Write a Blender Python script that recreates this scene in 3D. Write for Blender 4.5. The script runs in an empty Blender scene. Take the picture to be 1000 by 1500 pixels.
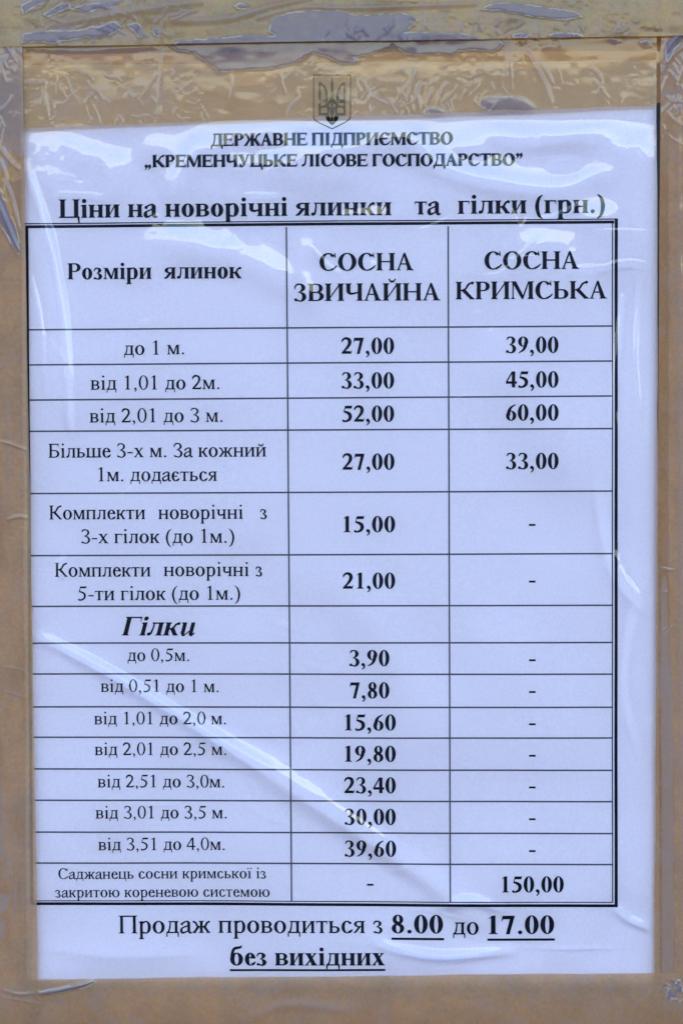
import bpy, math, random
import numpy as np
from mathutils import Vector, Euler, Matrix

scene = bpy.context.scene
# ---------------------------------------------------------------- camera (fitted to the corners of the printed table)
CAM_LOC = (0.0174996, -0.4503134, 0.0257690)
CAM_ROT = (1.5512106, 0.0037242, 0.0242645)
TILT = math.radians(16.5)                          # the board leans forward over the viewer
FPX = 2083.0                                     # focal length in pixels of the 1000 x 1500 photograph
cam = bpy.data.cameras.new('camera'); cam_o = bpy.data.objects.new('camera', cam)
scene.collection.objects.link(cam_o)
RT = Matrix.Rotation(TILT, 4, 'X')
cam_o.matrix_world = RT @ Matrix.Translation(CAM_LOC) @ Euler(CAM_ROT, 'XYZ').to_matrix().to_4x4()
cam.sensor_fit = 'VERTICAL'; cam.sensor_height = 36.0; cam.lens = 36.0 * FPX / 1500
cam.clip_start = 0.01; cam.clip_end = 2000
scene.camera = cam_o
# ---------------------------------------------------------------- sky and sun (the sun stands behind the board)
SUN_EL, SUN_AZ = math.radians(26), math.radians(-28)      # azimuth from +Y, the side the board turns its back to
world = bpy.data.worlds.new('World'); scene.world = world; world.use_nodes = True
wn = world.node_tree; bg = wn.nodes['Background']
sky = wn.nodes.new('ShaderNodeTexSky'); sky.sky_type = 'NISHITA'; sky.sun_disc = False
sky.sun_elevation = SUN_EL; sky.sun_rotation = SUN_AZ
sky.air_density = 1.0; sky.dust_density = 0.2; sky.ozone_density = 2.8; sky.altitude = 600
wn.links.new(sky.outputs[0], bg.inputs[0]); bg.inputs[1].default_value = 0.12
sun = bpy.data.lights.new('sun', 'SUN'); sun.energy = 2.6; sun.angle = math.radians(0.5); sun.color = (1, .95, .87)
sun_o = bpy.data.objects.new('sun', sun); scene.collection.objects.link(sun_o)
sd = Vector((math.sin(SUN_AZ)*math.cos(SUN_EL), math.cos(SUN_AZ)*math.cos(SUN_EL), math.sin(SUN_EL)))
sun_o.rotation_euler = sd.to_track_quat('Z', 'Y').to_euler()
scene.view_settings.view_transform = 'Standard'; scene.view_settings.look = 'None'
scene.view_settings.exposure = 2.65; scene.view_settings.gamma = 1.0
scene.cycles.transparent_max_bounces = 24; scene.cycles.max_bounces = 12
# ---------------------------------------------------------------- serif lettering, drawn stroke by stroke
class Pen:
    """Collects the flat polygons of one letter. style: bold (bool), cap sizes in em."""
    def __init__(g, bold, cap):
        g.P = []; g.b = bold; g.cap = cap
        g.H = (0.676 if bold else 0.662) if cap else (0.473 if bold else 0.450)
        g.S = ((0.158 if bold else 0.104) if cap else (0.146 if bold else 0.099))
        g.T = 0.050 if bold else 0.050
        g.F = 0.030 if bold else 0.026
        g.E = (0.060 if cap else 0.048) if not bold else (0.050 if cap else 0.042)
        g.o = 0.014
    def poly(g, *p): g.P.append([(float(a), float(b)) for a, b in p])
    def rect(g, x0, y0, x1, y1): g.poly((x0, y0), (x1, y0), (x1, y1), (x0, y1))
    def strip(g, A, B):
        for i in range(len(A) - 1): g.poly(A[i], A[i+1], B[i+1], B[i])
    def arc(g, cx, cy, rx, ry, S, T, a0, a1, n=None):
        n = n or max(4, int(abs(a1 - a0) / 13))
        A = []; B = []
        for i in range(n + 1):
            t = math.radians(a0 + (a1 - a0) * i / n); c, s = math.cos(t), math.sin(t)
            A.append((cx + rx*c, cy + ry*s)); B.append((cx + (rx - S)*c, cy + (ry - T)*s))
        g.strip(A, B)
    def stroke(g, pts, w, n=5):
        """Catmull-Rom stroke through pts with a width at each point."""
        Q = []; m = len(pts)
        for i in range(m - 1):
            p0, p1, p2, p3 = pts[max(i-1,0)], pts[i], pts[i+1], pts[min(i+2,m-1)]
            for k in range(n if m > 2 else 1):
                t = k / n if m > 2 else 0
                f = lambda a,b,c,d: 0.5*((2*b)+(-a+c)*t+(2*a-5*b+4*c-d)*t*t+(-a+3*b-3*c+d)*t**3)
                Q.append((f(p0[0],p1[0],p2[0],p3[0]), f(p0[1],p1[1],p2[1],p3[1]), w[i]+(w[i+1]-w[i])*t))
        Q.append((pts[-1][0], pts[-1][1], w[-1]))
        A = []; B = []
        for i in range(len(Q)):
            a, b = Q[max(i-1,0)], Q[min(i+1,len(Q)-1)]
            dx, dy = b[0]-a[0], b[1]-a[1]; L = math.hypot(dx, dy) or 1
            nx, ny = -dy/L*Q[i][2]/2, dx/L*Q[i][2]/2
            A.append((Q[i][0]+nx, Q[i][1]+ny)); B.append((Q[i][0]-nx, Q[i][1]-ny))
        g.strip(A, B)
    def dot(g, x, y, r, n=14): g.poly(*[(x + r*math.cos(i*2*math.pi/n), y + r*math.sin(i*2*math.pi/n)) for i in range(n)])
    def ser(g, xa, xb, y, up, e0=None, e1=None):
        """slab serif with brackets under (up=1) or over (up=-1) a stem from xa to xb"""
        e0 = g.E if e0 is None else e0; e1 = g.E if e1 is None else e1
        F = g.F*up; k = 0.6
        g.poly((xa - e0, y), (xb + e1, y), (xb + e1, y + F*.8), (xb + e1*.35, y + F*1.25), (xb, y + F*2.3), (xa, y + F*2.3), (xa - e0*.35, y + F*1.25), (xa - e0, y + F*.8))
    def stem(g, x, y0=0., y1=None, S=None, top=1, bot=1, e=None):
        y1 = g.H if y1 is None else y1; S = g.S if S is None else S
        g.rect(x, y0, x + S, y1)
        if bot: g.ser(x, x + S, y0, 1, e, e)
        if top: g.ser(x, x + S, y1, -1, e, e)
        return x + S
    def diag(g, x0, y0, x1, y1, w):      # w: horizontal width
        g.poly((x0 - w/2, y0), (x0 + w/2, y0), (x1 + w/2, y1), (x1 - w/2, y1))
    def tip(g, x, y, dx, dy):            # beak at the end of an arm
        g.poly((x, y), (x - dx, y), (x - dx*.35, y + dy*.35), (x - dx*.12, y + dy), (x, y + dy))

def glyph(ch, bold, ital=False):
    up = ch.isupper() or ch.isdigit()
    g = Pen(bold, up); S, T, H, E, F, o = g.S, g.T, g.H, g.E, g.F, g.o
    m = 0.018; L = m + E                 # left edge of a first stem
    c = ch
    small = not up
    key = c.upper() if c in 'вгджзийклмнптцчшьязхєюї' else c
    if ital and c == 'и':
        S *= .95
        g.rect(.07, .06, .07+S, H); g.ser(.07, .07+S, H, -1, .05, 0)
        g.stroke([(.07+S/2, .10), (.075+S*.7, .012), (.22, .02), (.36, .16)], [S, S*.6, T, T*.8])
        g.rect(.36, 0.03, .36+S, H); g.stroke([(.36+S/2, .08), (.36+S*.75, .005), (.56, .10)], [S, S*.6, T*.7])
        g.poly((.36, H), (.36+S, H), (.36+S, .06), (.36, .04))
        return g.P, .578
    if key in 'НПИЙЦ':
        W = {'Н': (.722,.535), 'П': (.722,.535), 'И': (.722,.535), 'Й': (.722,.535), 'Ц': (.722,.535)}[key][small]
        if bold: W = {'Н': (.778,.576), 'П': (.778,.576), 'И': (.778,.576), 'Й': (.778,.576), 'Ц': (.778,.576)}[key][small]
        R = W - L - S
        if key == 'П':
            g.stem(L); g.stem(R); g.rect(L, H - T*1.05, R + S, H)
        elif key == 'Ц':
            g.stem(L, bot=0); g.stem(R, bot=0); g.rect(L - E, 0, R + S + E*.9, T*1.05)
            d = .19 if up else .15
            x = R + S + E*.9
            g.poly((x, T), (x - S*.55, T), (x - S*.5, -.01), (x - T*.9, -d), (x, -d))
        else:
            g.stem(L); g.stem(R)
            if key == 'Н': g.rect(L + S*.8, H*.5 - T*.45, R + S*.2, H*.5 + T*.6)
            else:
                w = T*1.5
                g.poly((L + S - T*.3, H*.13), (R + T*.3, H*.87 - T*.4), (R + T*.3, H*.87 + w), (L + S - T*.3, H*.13 + w))
            if key == 'Й':
                y = H + (.05 if small else .045); cx = W/2
                g.stroke([(cx-.115, y+.105), (cx-.07, y+.035), (cx, y+.018), (cx+.07, y+.035), (cx+.115, y+.105)], [T*.6, T*1.3, T*(1.9 if bold else 1.4), T*1.3, T*.6])
                g.dot(cx-.11, y+.10, .033 if bold else .025); g.dot(cx+.11, y+.10, .033 if bold else .025)
        return g.P, W
    if key == 'Г':
        W = ((.578, .410), (.614, .446))[bold][small]
        g.stem(L); R = W - m
        g.rect(L, H - T, R, H); g.tip(R, H - T*.5, .10 if up else .08, -H*.24)
        g.rect(R - T*.45, H - H*.24, R, H)
        return g.P, W
    if c == 'Е':
        W = (.611, .667)[bold]
        g.stem(L); R = W - m - .01
        g.rect(L, H - T, R - .02, H); g.tip(R - .02, H - T*.5, .11, -.13)
        g.rect(L, 0, R, T); g.tip(R, T*.5, .13, .15)
        g.rect(L, H*.5 - T*.4, R - .14, H*.5 + T*.6)
        g.poly((R-.145, H*.5+.10), (R-.125, H*.5+.10), (R-.125, H*.5-.09), (R-.145, H*.5-.09), (R-.16, H*.5-.03), (R-.19, H*.5), (R-.16, H*.5+.04))
        return g.P, W
    if key == 'І' or c in 'іїІ1' and c != '1':
        if c == 'І':
            W = (.333, .389)[bold]; g.stem((W - S)/2); return g.P, W
        W = .278; x = (W - S)/2 + .005
        g.rect(x, 0, x + S, H); g.ser(x, x + S, 0, 1)
        g.poly((x, H), (x - E*1.1, H - .028), (x - E*1.1, H - .048), (x - E*.4, H - .05), (x, H - .075))
        g.poly((x - E*1.1, H - .028), (x + S, H + .012), (x + S, H - .05), (x, H - .06))
        r = .078 if bold else .052
        if c == 'і': g.dot(x + S*.48, .612 if bold else .625, r)
        else:
            g.dot(x + S/2 - .09, .61, r*.88); g.dot(x + S/2 + .09, .61, r*.88)
        return g.P, W
    if key in 'ВРЬБ':
        W = {'В': (.667,.472,.667,.539), 'Р': (.556,0,.611,0), 'Ь': (.574,.456,.640,.521), 'Б': (.574,0,.640,0)}[key][(2 if bold else 0) + small]
        R = W - m - .012
        top = key != 'Б'
        g.stem(L)
        x0 = L + S*.6
        if key == 'В':
            sw = S*1.02
            r1 = H*.25 + T*.25; cx = R - .035 - max(.13, .2*H*1.5) if up else R - .03 - .14
            cx = L + S + (R - L - S)*.35
            g.arc(cx, H - r1, R - .035*H/.66 - cx, r1, sw*.95, T, -90, 90); g.rect(x0, H - T, cx, H); g.rect(x0, H - 2*r1, cx, H - 2*r1 + T)
            r2 = (H - 2*r1 + T)/2
            g.arc(cx, r2, R - cx + .005, r2, sw*1.03, T, -90, 90); g.rect(x0, 0, cx, T); g.rect(x0, 2*r2 - T, cx, 2*r2)
        elif key == 'Р':
            r1 = H*.272; cx = L + S + (R - L - S)*.32
            g.arc(cx, H - r1, R - cx, r1, S*1.0, T, -90, 90); g.rect(x0, H - T, cx, H); g.rect(x0, H - 2*r1, cx, H - 2*r1 + T)
        else:
            r2 = H*(.275 if up else .285); cx = L + S + (R - L - S)*.38
            g.arc(cx, r2, R - cx, r2, S*1.02, T, -90, 90); g.rect(x0, 0, cx, T); g.rect(x0, 2*r2 - T, cx, 2*r2)
            if key == 'Б':
                g.rect(L, H - T, R - .03, H); g.tip(R - .03, H - T*.5, .11, -.14)
        return g.P, W
    if c == 'О' or c == 'о' or c == '0':
        W = {'О': (.722,.778), 'о': (.5,.5), '0': (.5,.5)}[c][bold]
        hgt = H + o*2; r = W/2 - (.032 if c == 'О' else .028 if c == 'о' else .026)
        st = S*(1.12 if c != '0' else .92 if not bold else 1.0); tt = T*.85
        if c == 'о' : st = S*(1.2 if not bold else 1.1)
        if c == '0': tt = T*.75; 
        g.arc(W/2, H/2, r, hgt/2, st, tt, 0, 360, 36)
        return g.P, W
    if c in 'СсЄєеЭ':
        W = {'С': (.667,.722), 'с': (.444,.444), 'Є': (.667,.722), 'є': (.429,.444), 'е': (.444,.444)}[c][bold]
        cx = W/2 + .01; r = W/2 - .022; st = S*(1.15 if up else 1.2 if not bold else 1.12)
        r2 = H/2 + o; cy = H/2
        if c == 'е':
            g.arc(cx, cy, r, r2, st, T*.9, 5, 288, 24)
            # crossbar and right upper lobe
            yb = H*.57
            g.rect(cx - r + st*.6, yb, cx + r*.985, yb + T*.95)
            g.stroke([(cx + r*.22, -o + T*1.0), (cx + r*.62, cy - r2*.70), (cx + r*.97, cy - r2*.36)], [T*1.9, T*1.9, T*.6])
            return g.P, W
        a = 38 if up else 42
        g.arc(cx, cy, r, r2, st, T*.95, a, 290, 26)
        e1 = (cx + r*math.cos(math.radians(a)), cy + r2*math.sin(math.radians(a)))
        if up:
            g.poly((e1[0]-.01, e1[1]-.055), (e1[0]+.025, e1[1]-.055), (e1[0]+.012, H+o), (e1[0]-.012, H+o), (e1[0]-.05, e1[1]+.03), (e1[0]-.035, e1[1]))
            g.stroke([(cx + r*.28, -o + T*.75), (cx + r*.70, cy - r2*.68), (cx + r*1.0, cy - r2*.40)], [T*1.5, T*1.4, T*.7])
        else:
            g.dot(e1[0] - S*.35, e1[1] - .01, .062 if bold else .046)
            g.stroke([(cx + r*.24, -o + T*.9), (cx + r*.66, cy - r2*.66), (cx + r*.98, cy - r2*.34)], [T*1.9, T*1.7, T*.6])
        if c in 'Єє': g.rect(cx - r + st*.6, H*.5 - T*.4, cx + r*.42, H*.5 + T*.7)
        return g.P, W
    if c in 'Тт':
        W = {'Т': (.611,.667), 'т': (.437,.491)}[c][bold]
        x = (W - S)/2; g.stem(x, top=0)
        d = .14 if up else .11; q = .10 if up else .075
        g.rect(m, H - T, W - m, H); g.tip(W - m, H - T*.5, q, -d)
        g.poly((m, H - T*.5), (m + q, H - T*.5), (m + q*.35, H - T*.5 - d*.35), (m + q*.12, H - T*.5 - d), (m, H - T*.5 - d))
        return g.P, W
    if c == 'А':
        W = .722; ax = W/2 - .005; w = S*1.12
        g.poly((ax - .035, H + .012), (ax + .015, H + .012), (W - .09, F), (W - .09 - w, F), (ax - .035, H*.80))
        g.diag(.10, F, ax - .02, H - .01, T*1.35)
        g.rect(.17, H*.33, W - .22, H*.33 + T)
        g.ser(W - .09 - w, W - .09 + .002, 0, 1, .045, .075); g.ser(.085, .115, 0, 1, .075, .085)
        return g.P, W
    if key in 'ДЛ':
        W = {'Д': (.682,.509,.742,.559), 'Л': (.678,.499,.755,.572)}[key][(2 if bold else 0) + small]
        R = W - L - S
        if key == 'Л':
            g.stem(R); g.rect(W*.28, H - T, R + S, H); g.ser(W*.28, W*.28 + T, H, -1, E, 0)
            g.stroke([(W*.34, H - T*.5), (W*.325, H*.55), (W*.25, H*.14), (W*.11, .035 if up else .03)], [T*1.1, T*1.2, T*1.6, T*1.5])
            g.dot(m + (.062 if bold else .045), (.055 if bold else .042), .062 if bold else .044)
        else:
            R += .0
            g.rect(R - .01, 0, R - .01 + S, H); g.ser(R - .01, R - .01 + S, H, -1)
            g.rect(W*.28, H - T, R + S, H); g.ser(W*.28, W*.28 + T, H, -1, E, 0)
            g.stroke([(W*.335, H - T*.5), (W*.315, H*.55), (W*.235, H*.18), (W*.14, T*.6)], [T*1.1, T*1.15, T*1.3, T*1.4])
            d = .17 if up else .135
            g.rect(m + .01, 0, W - m - .01, T*1.05)
            for s in (0, 1):
                x = W - m - .01 if s else m + .01; k = -1 if s else 1
                g.poly((x, T), (x + k*S*.75, T), (x + k*S*.45, -.015), (x + k*T*.9, -d), (x, -d))
        return g.P, W
    if key == 'М':
        W = (.889, .633, .944, .690)[(2 if bold else 0) + small]
        R = W - L - S
        g.rect(L + T*.15, 0, L + T*1.2, H - F); g.ser(L, L + T*1.2, 0, 1, E, E)
        g.rect(R, 0, R + S, H); g.ser(R, R + S, 0, 1); 
        g.poly((m, H), (m, H - F), (L - .01, H - F*1.4), (L + .02, H))
        g.rect(R + S - .01, H - F, R + S + E, H)
        mid = W*.48; 
        g.poly((L - .02, H), (L + S*.95, H), (mid + S*.42, H*.16), (mid + T*.2, 0.0), (mid - T*.3, 0.0))
        g.poly((mid - T*.3, 0), (mid + T*1.0, 0), (R + T*.6, H), (R - T*.5, H))
        g.rect(R - T*.5, H - F, R + S, H)
        return g.P, W
    if key in 'К':
        W = (.667, .485, .778, .571)[(2 if bold else 0) + small]
        g.stem(L); x = L + S*.9; my = H*.50; R = W - m
        bw = S*1.0
        g.rect(x, my - T*.5, x + .06*H/.66*1.1, my + T*.6)
        j = x + .05
        g.stroke([(j, my), (j + (R - j)*.30, my + H*.10), (j + (R - j)*.52, my + H*.34), (j + (R - j)*.80, H - (.035 if up else .03))], [T*1.2, T*1.5, T*1.6, T*1.2])
        rd = (.06 if bold else .046) if up else (.055 if bold else .042)
        g.dot(R - rd - .005*1 - (.02 if up else .0), H - rd*.8, rd)
        g.poly((j - .01, my + T*.6), (j + bw*.75, my + T*1.3), (R - .03, F), (R - .03 - bw*1.05, F), (j + .0, my - T*.4))
        g.ser(R - .03 - bw*.9, R - .03, 0, 1, .02, .03)
        return g.P, W
    if key == 'Ж':
        W = (.896, .691, 1.02, .78)[(2 if bold else 0) + small]
        cx = W/2; g.stem(cx - S/2); my = H*.5; rd = (.058 if bold else .044) if up else (.052 if bold else .04)
        for s in (-1, 1):
            X = lambda d: cx + s*d
            R = W/2 - m; j = S/2 + .02
            g.rect(min(cx, X(j + .03)), my - T*.5, max(cx, X(j + .03)), my + T*.5)
            g.stroke([(X(j), my), (X(j + (R-j)*.32), my + H*.10), (X(j + (R-j)*.52), my + H*.33), (X(j + (R-j)*.80), H - .03)], [T*1.2, T*1.5, T*1.5, T*1.2])
            g.dot(X(R - rd - .01), H - rd*.85, rd)
            b = S*.95
            g.poly((X(j - .01), my + T*.6), (X(j + b*.7), my + T*1.2), (X(R - .03), F), (X(R - .03 - b), F), (X(j), my - T*.4))
            a, d = sorted((X(R - .03 - b*.9), X(R - .03))); g.ser(a, d, 0, 1, .03, .03)
        return g.P, W
    if key == 'Ч':
        W = (.650, .503, .732, .576)[(2 if bold else 0) + small]
        R = W - L - S; g.stem(R)
        g.rect(L, H*.62, L + S, H); g.ser(L, L + S, H, -1)
        g.stroke([(L + S/2, H*.66), (L + S*.56, H*.52), (L + S*.95, H*.42), (L + S + .07, H*.41), (R + .02, H*.48)], [S, S*.98, S*.62, T*1.6, T*1.1])
        return g.P, W
    if c == 'У' or c == 'у':
        W = {'У': (.708,.722), 'у': (.5,.5)}[c][bold]
        w = S*1.12
        if c == 'У':
            g.poly((.085, H), (.085 + w, H), (W*.58, H*.27), (W*.53, H*.19), (W*.50, H*.19))
            g.ser(.085, .085 + w, H, -1, .065, .05); g.ser(W - .13, W - .10, H, -1, .06, .08)
            g.stroke([(W - .115, H - F), (W*.56, H*.25), (W*.43, H*.05), (W*.30, .0), (W*.22, .03)], [T*1.1, T*1.3, T*1.4, T*1.2, T*.9])
            g.dot(.15, .062, .06 if bold else .052)
        else:
            g.poly((.055, H), (.055 + w, H), (W*.60, H*.22), (W*.52, 0), (W*.50, 0))
            g.ser(.055, .055 + w, H, -1, .04, .04); g.ser(W - .115, W - .09, H, -1, .05, .06)
            g.stroke([(W - .10, H - F), (W*.55, H*.08), (W*.44, -.12), (W*.34, -.19), (W*.22, -.185)], [T*1.1, T*1.2, T*1.4, T*1.5, T])
            g.dot(.085, -.165, .058 if bold else .044)
        return g.P, W
    if key == 'Х':
        W = (.722, .5, .722, .5)[(2 if bold else 0) + small]; w = S*1.15
        g.poly((.07, H - F), (.07 + w, H - F), (W - .06, F), (W - .06 - w, F))
        g.diag(.085, F, W - .11, H - F, T*1.4)
        g.ser(.07, .07 + w, H, -1, .05, .03); g.ser(W - .06 - w, W - .06, 0, 1, .03, .05)
        g.ser(.07, .10, 0, 1, .055, .06); g.ser(W - .13, W - .10, H, -1, .05, .06)
        return g.P, W
    if key == 'Я':
        W = (.643, .460, .70, .545)[(2 if bold else 0) + small]
        R = W - L - S; g.stem(R); r1 = H*.262; cx = L + (R - L)*.62
        g.arc(cx, H - r1, cx - m - .02, r1, S*1.0, T, 90, 270); g.rect(cx, H - T, R + .01, H); g.rect(cx, H - 2*r1, R + .01, H - 2*r1 + T)
        w = S*.95
        g.poly((cx - .01, H - 2*r1 + T*.6), (cx + w*.95, H - 2*r1 + T*.6), (m + w*.9 + .03, F*.9), (m + .03, F*.9))
        g.ser(m + .03, m + w*.6, 0, 1, .03, .03)
        return g.P, W
    if key == 'Ю':
        W = (1.043, .747, 1.08, .78)[(2 if bold else 0) + small]
        g.stem(L); rx = (W - m - .01 - L - S - .09)/2; cx = W - m - .012 - rx
        g.rect(L + S*.8, H*.5 - T*.4, cx - rx + S*.5, H*.5 + T*.7)
        g.arc(cx, H/2, rx, H/2 + o, S*1.15, T*.9, 0, 360, 32)
        return g.P, W
    if key == 'Ш':
        W = (1.009, .770, 1.1, .86)[(2 if bold else 0) + small]
        R = W - L - S; M_ = (L + R)/2
        for x in (L, M_, R): g.stem(x, bot=0)
        g.rect(L - E, 0, R + S + E, T*1.05)
        return g.P, W
    if key == 'З' or c == '3':
        W = (.5 if c == '3' else (.501, .396, .551, .436)[(2 if bold else 0) + small])
        k = 1.0
        x = W*.45; r1 = H*.25; R = W - .045
        sw = S*(1.0 if c != '3' else .92)
        g.arc(x, H - r1 + o, R - .03 - x, r1, sw, T, -80, 90); g.arc(x, r1*1.07 - o, R - x + .005, r1*1.07 + T*.3, sw*1.05, T, -90, 82)
        g.rect(x - W*.09, H*.5 - T*.2, x + W*.06, H*.5 + T*.8)
        g.stroke([(x + .01, H + o - T*.5), (x - W*.20, H - H*.055), (x - W*.32, H - H*.20)], [T, T*1.4, T*.7])
        g.stroke([(x + .01, -o + T*.5), (x - W*.18, -o + T*.9), (x - W*.30, H*.07)], [T, T*1.3, T*1.2])
        rd = (.06 if bold else .043) if up or c == '3' else (.052 if bold else .04)
        g.dot(x - W*.27, H*.085, rd)
        if c != '3': g.stroke([(x - W*.32, H - H*.14), (x - W*.32, H*.70)], [T*1.3, T*.7])
        return g.P, W
    if c == 'а':
        W = (.444, .5)[bold]; s = S*1.02; xr = W - .06 - s
        g.rect(xr, .07, xr + s, H*.85)
        g.stroke([(xr + s/2, .10), (xr + s*.72, .015), (W - .035, .012), (W - .005, .05)], [s, s*.62, T*1.4, T*.6])
        g.arc(xr + s - W*.30, H - H*.22 + o, W*.30, H*.22, s, T, 0, 90); g.stroke([(xr + s - W*.29, H + o - T*.5), (xr + s - W*.47, H - T*.9), (.085 + T*.2, H*.80)], [T, T*1.25, T*1.2])
        g.dot(.085 if not bold else .10, H*.74, .045 if not bold else .062)
        g.stroke([(xr + .01, H*.60), (W*.30, H*.46), (W*.165, H*.34), (W*.145, H*.20), (W*.19, H*.05), (W*.36, .02), (xr + .01, H*.17)],
                 [T, T*1.1, s*.75, s*.98, s*.75, T*1.4, T*.9])
        return g.P, W
    if c == 'б':
        W = (.509, .55)[bold]; cx = W/2; r = W/2 - .032
        g.arc(cx, H/2, r, H/2 + o, S*1.15, T*.9, 0, 360, 32)
        g.stroke([(cx - r + S*.55, H*.45), (cx - r + S*.62, H*1.0), (cx - r + S*1.1, H*1.33), (cx + r*.25, H*1.42), (cx + r*.62, H*1.46), (cx + r*.78, H*1.60)], [S*1.1, S*.72, T*2.2, T*2.0, T*1.8, T*.6])
        return g.P, W
    if c == 'р':
        W = (.5, .556)[bold]; x = .075 if not bold else .065; y0 = -.217
        g.rect(x, y0, x + S, H); g.ser(x, x + S, y0, 1)
        g.poly((x + S, H + .012), (x - E*1.1, H - .028), (x - E*1.1, H - .048), (x, H - .06), (x + S, H - .06))
        rx = (W - .03 - x - S*.4)/2; cx = W - .03 - rx
        g.arc(cx, H/2, rx, H/2 + o, S*1.15, T*.95, -92, 92, 18)
        g.stroke([(cx, H + o - T*.5), (cx - rx*.4, H - T*.7), (x + S*.8, H*.82)], [T, T*1.4, T*1.2]); g.stroke([(cx, -o + T*.5), (cx - rx*.4, T*.4), (x + S*.8, H*.10)], [T, T*1.2, T*1.1])
        return g.P, W
    if c == '1':
        W = .5; s = S*.92; x = W/2 - s/2 + .01
        g.rect(x, 0, x + s, H); g.ser(x, x + s, 0, 1, .075, .075)
        g.poly((x + s, H + .012), (x + s*.7, H + .012), (.11, H - .085), (.118, H - .105), (x, H - .085), (x + s, H - .09))
        return g.P, W
    if c == '2':
        W = .5; s = S*.95; q = .02
        g.stroke([(.05, H*.72), (.075, H*.84), (.155, H*.945), (.25, H*.955), (.345 , H*.87), (.372, H*.70), (.33, H*.52), (.22, H*.30), (.055, .03)], [T*.6, T*1.6, T*2.0 if not bold else s*.6, s*.75, s*.95, s*1.02, s*.85, T*1.9, T*1.2])
        g.poly((.03, 0), (.435, 0), (.475, .135 if not bold else .16), (.455, .135 if not bold else .16), (.425, .09), (.36, .075 if not bold else .115), (.12, .075 if not bold else .115), (.03, .02))
        return g.P, W
    if c == '4':
        W = .5; s = S*.9; x = .295 if not bold else .265
        g.rect(x, 0, x + s, H); hb = .07 if not bold else .105
        g.rect(.018, .155, .475, .155 + hb)
        g.poly((.018, .155 + hb*.5), (.018, .155 + hb*.5 + .04), (x, H), (x + s*.4, H), (x + .01, H - .1), (.07, .155 + hb*.6))
        return g.P, W
    if c == '5':
        W = .5; s = S*.95
        g.poly((.155, H), (.43, H), (.465, H + .03), (.43, H - (.085 if not bold else .12)), (.165, H - (.085 if not bold else .12)))
        g.poly((.155, H), (.19, H), (.13, H*.60), (.085, H*.60))
        g.stroke([(.10, H*.63), (.23, H*.585), (.345, H*.47), (.375, H*.31), (.325, H*.13), (.19, .018), (.09, .022)], [T*1.2, s*.75, s*.95, s*1.0, s*.8, T*1.5, T*1.5])
        g.dot(.085, .042, .052 if bold else .04)
        return g.P, W
    if c in '69':
        W = .5; s = S*.95; q = []
        k = Pen(bold, True)
        k.arc(.25, H*.30, .215, H*.30 + o, s, T*.8, 0, 360, 30)
        k.stroke([(.06 + s*.47, H*.32), (.10 + s*.45, H*.60), (.21 + s*.3, H*.83), (.44, H*1.0)], [s, s*.95, s*.6, T*.6])
        if c == '9': k.P = [[(.5 - a, H - b) for a, b in p] for p in k.P]
        return k.P, W
    if c == '7':
        W = .5; t = .075 if not bold else .13
        g.poly((.06, H), (.455, H), (.455, H - .018), (.40, H - t), (.08, H - t), (.045, H - t - .075), (.022, H - t - .07))
        w = T*1.9 if not bold else S*.85
        g.poly((.455, H - .018), (.455 - w*1.15, H - t*.8), (.165, -.01), (.165 + w*.9, -.01))
        return g.P, W
    if c == '8':
        W = .5; s = S*.9
        g.arc(.25, H*.745, .175, H*.255 + o, s*.9, T*.8, 0, 360, 26)
        g.arc(.25, H*.265, .205, H*.265 + o, s, T*.8, 0, 360, 28)
        w = s*.95
        g.stroke([(.12, H*.68), (.25, H*.53), (.37, H*.37)], [w*.75, w, w*.75])
        return g.P, W
    r = .072 if bold else .052
    if c == '.': g.dot(.125, r - .012, r); return g.P, .25
    if c in ',„”':
        W = .25
        def com(x, y, rot=False):
            P = []
            k = Pen(bold, False); k.dot(0, r*.9, r); k.stroke([(r*.55, r*.9), (r*.75, r*.1), (r*.35, -r*1.1), (-r*.7, -r*2.0)], [r*1.0, r*1.1, r*.85, r*.35])
            for p in k.P: g.P.append([(x + a, y + b) for a, b in p])
        if c == ',': com(.11, 0); return g.P, W
        y = 0 if c == '„' else H*0 + .56
        com(.13, y); com(.33, y); return g.P, (.5 if bold else .444)
    if c == '-': g.rect(.04, .19, .293, .19 + (.085 if bold else .06)); return g.P, .333
    if c in '()':
        k = Pen(bold, False)
        k.stroke([(.295, .67), (.16, .53), (.085, .25) if not bold else (.10, .25), (.16, -.06), (.295, -.20)], [T*.4, S*.75, S*1.0, S*.75, T*.4], 7)
        if c == ')': k.P = [[(.333 - a, b) for a, b in p] for p in k.P]
        return k.P, .333
    if c == ' ': return [], .25
    raise ValueError(c)
# ---------------------------------------------------------------- helpers
def tag(o, label=None, cat=None, group=None, kind=None):
    if label: o['label'] = label
    if cat: o['category'] = cat
    if group: o['group'] = group
    if kind: o['kind'] = kind
    return o
_M = np.array(Euler(CAM_ROT, 'XYZ').to_matrix()); _C = np.array(CAM_LOC)
def pl(px, py, depth=0.0):
    """point of the plane y = -depth that the photograph shows at pixel (px, py)"""
    px = np.asarray(px, float); py = np.asarray(py, float)
    d = np.stack([(px - 500)/FPX, (750 - py)/FPX, -np.ones_like(px)], -1) @ _M.T
    t = (-depth - _C[1]) / d[..., 1]
    return _C[0] + d[..., 0]*t, _C[2] + d[..., 2]*t
def to_px(x, z, depth=0.0):
    c = (np.stack([x, np.full_like(x, -depth), z], -1) - _C) @ _M
    return 500 + FPX*c[..., 0]/-c[..., 2], 750 - FPX*c[..., 1]/-c[..., 2]
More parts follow.
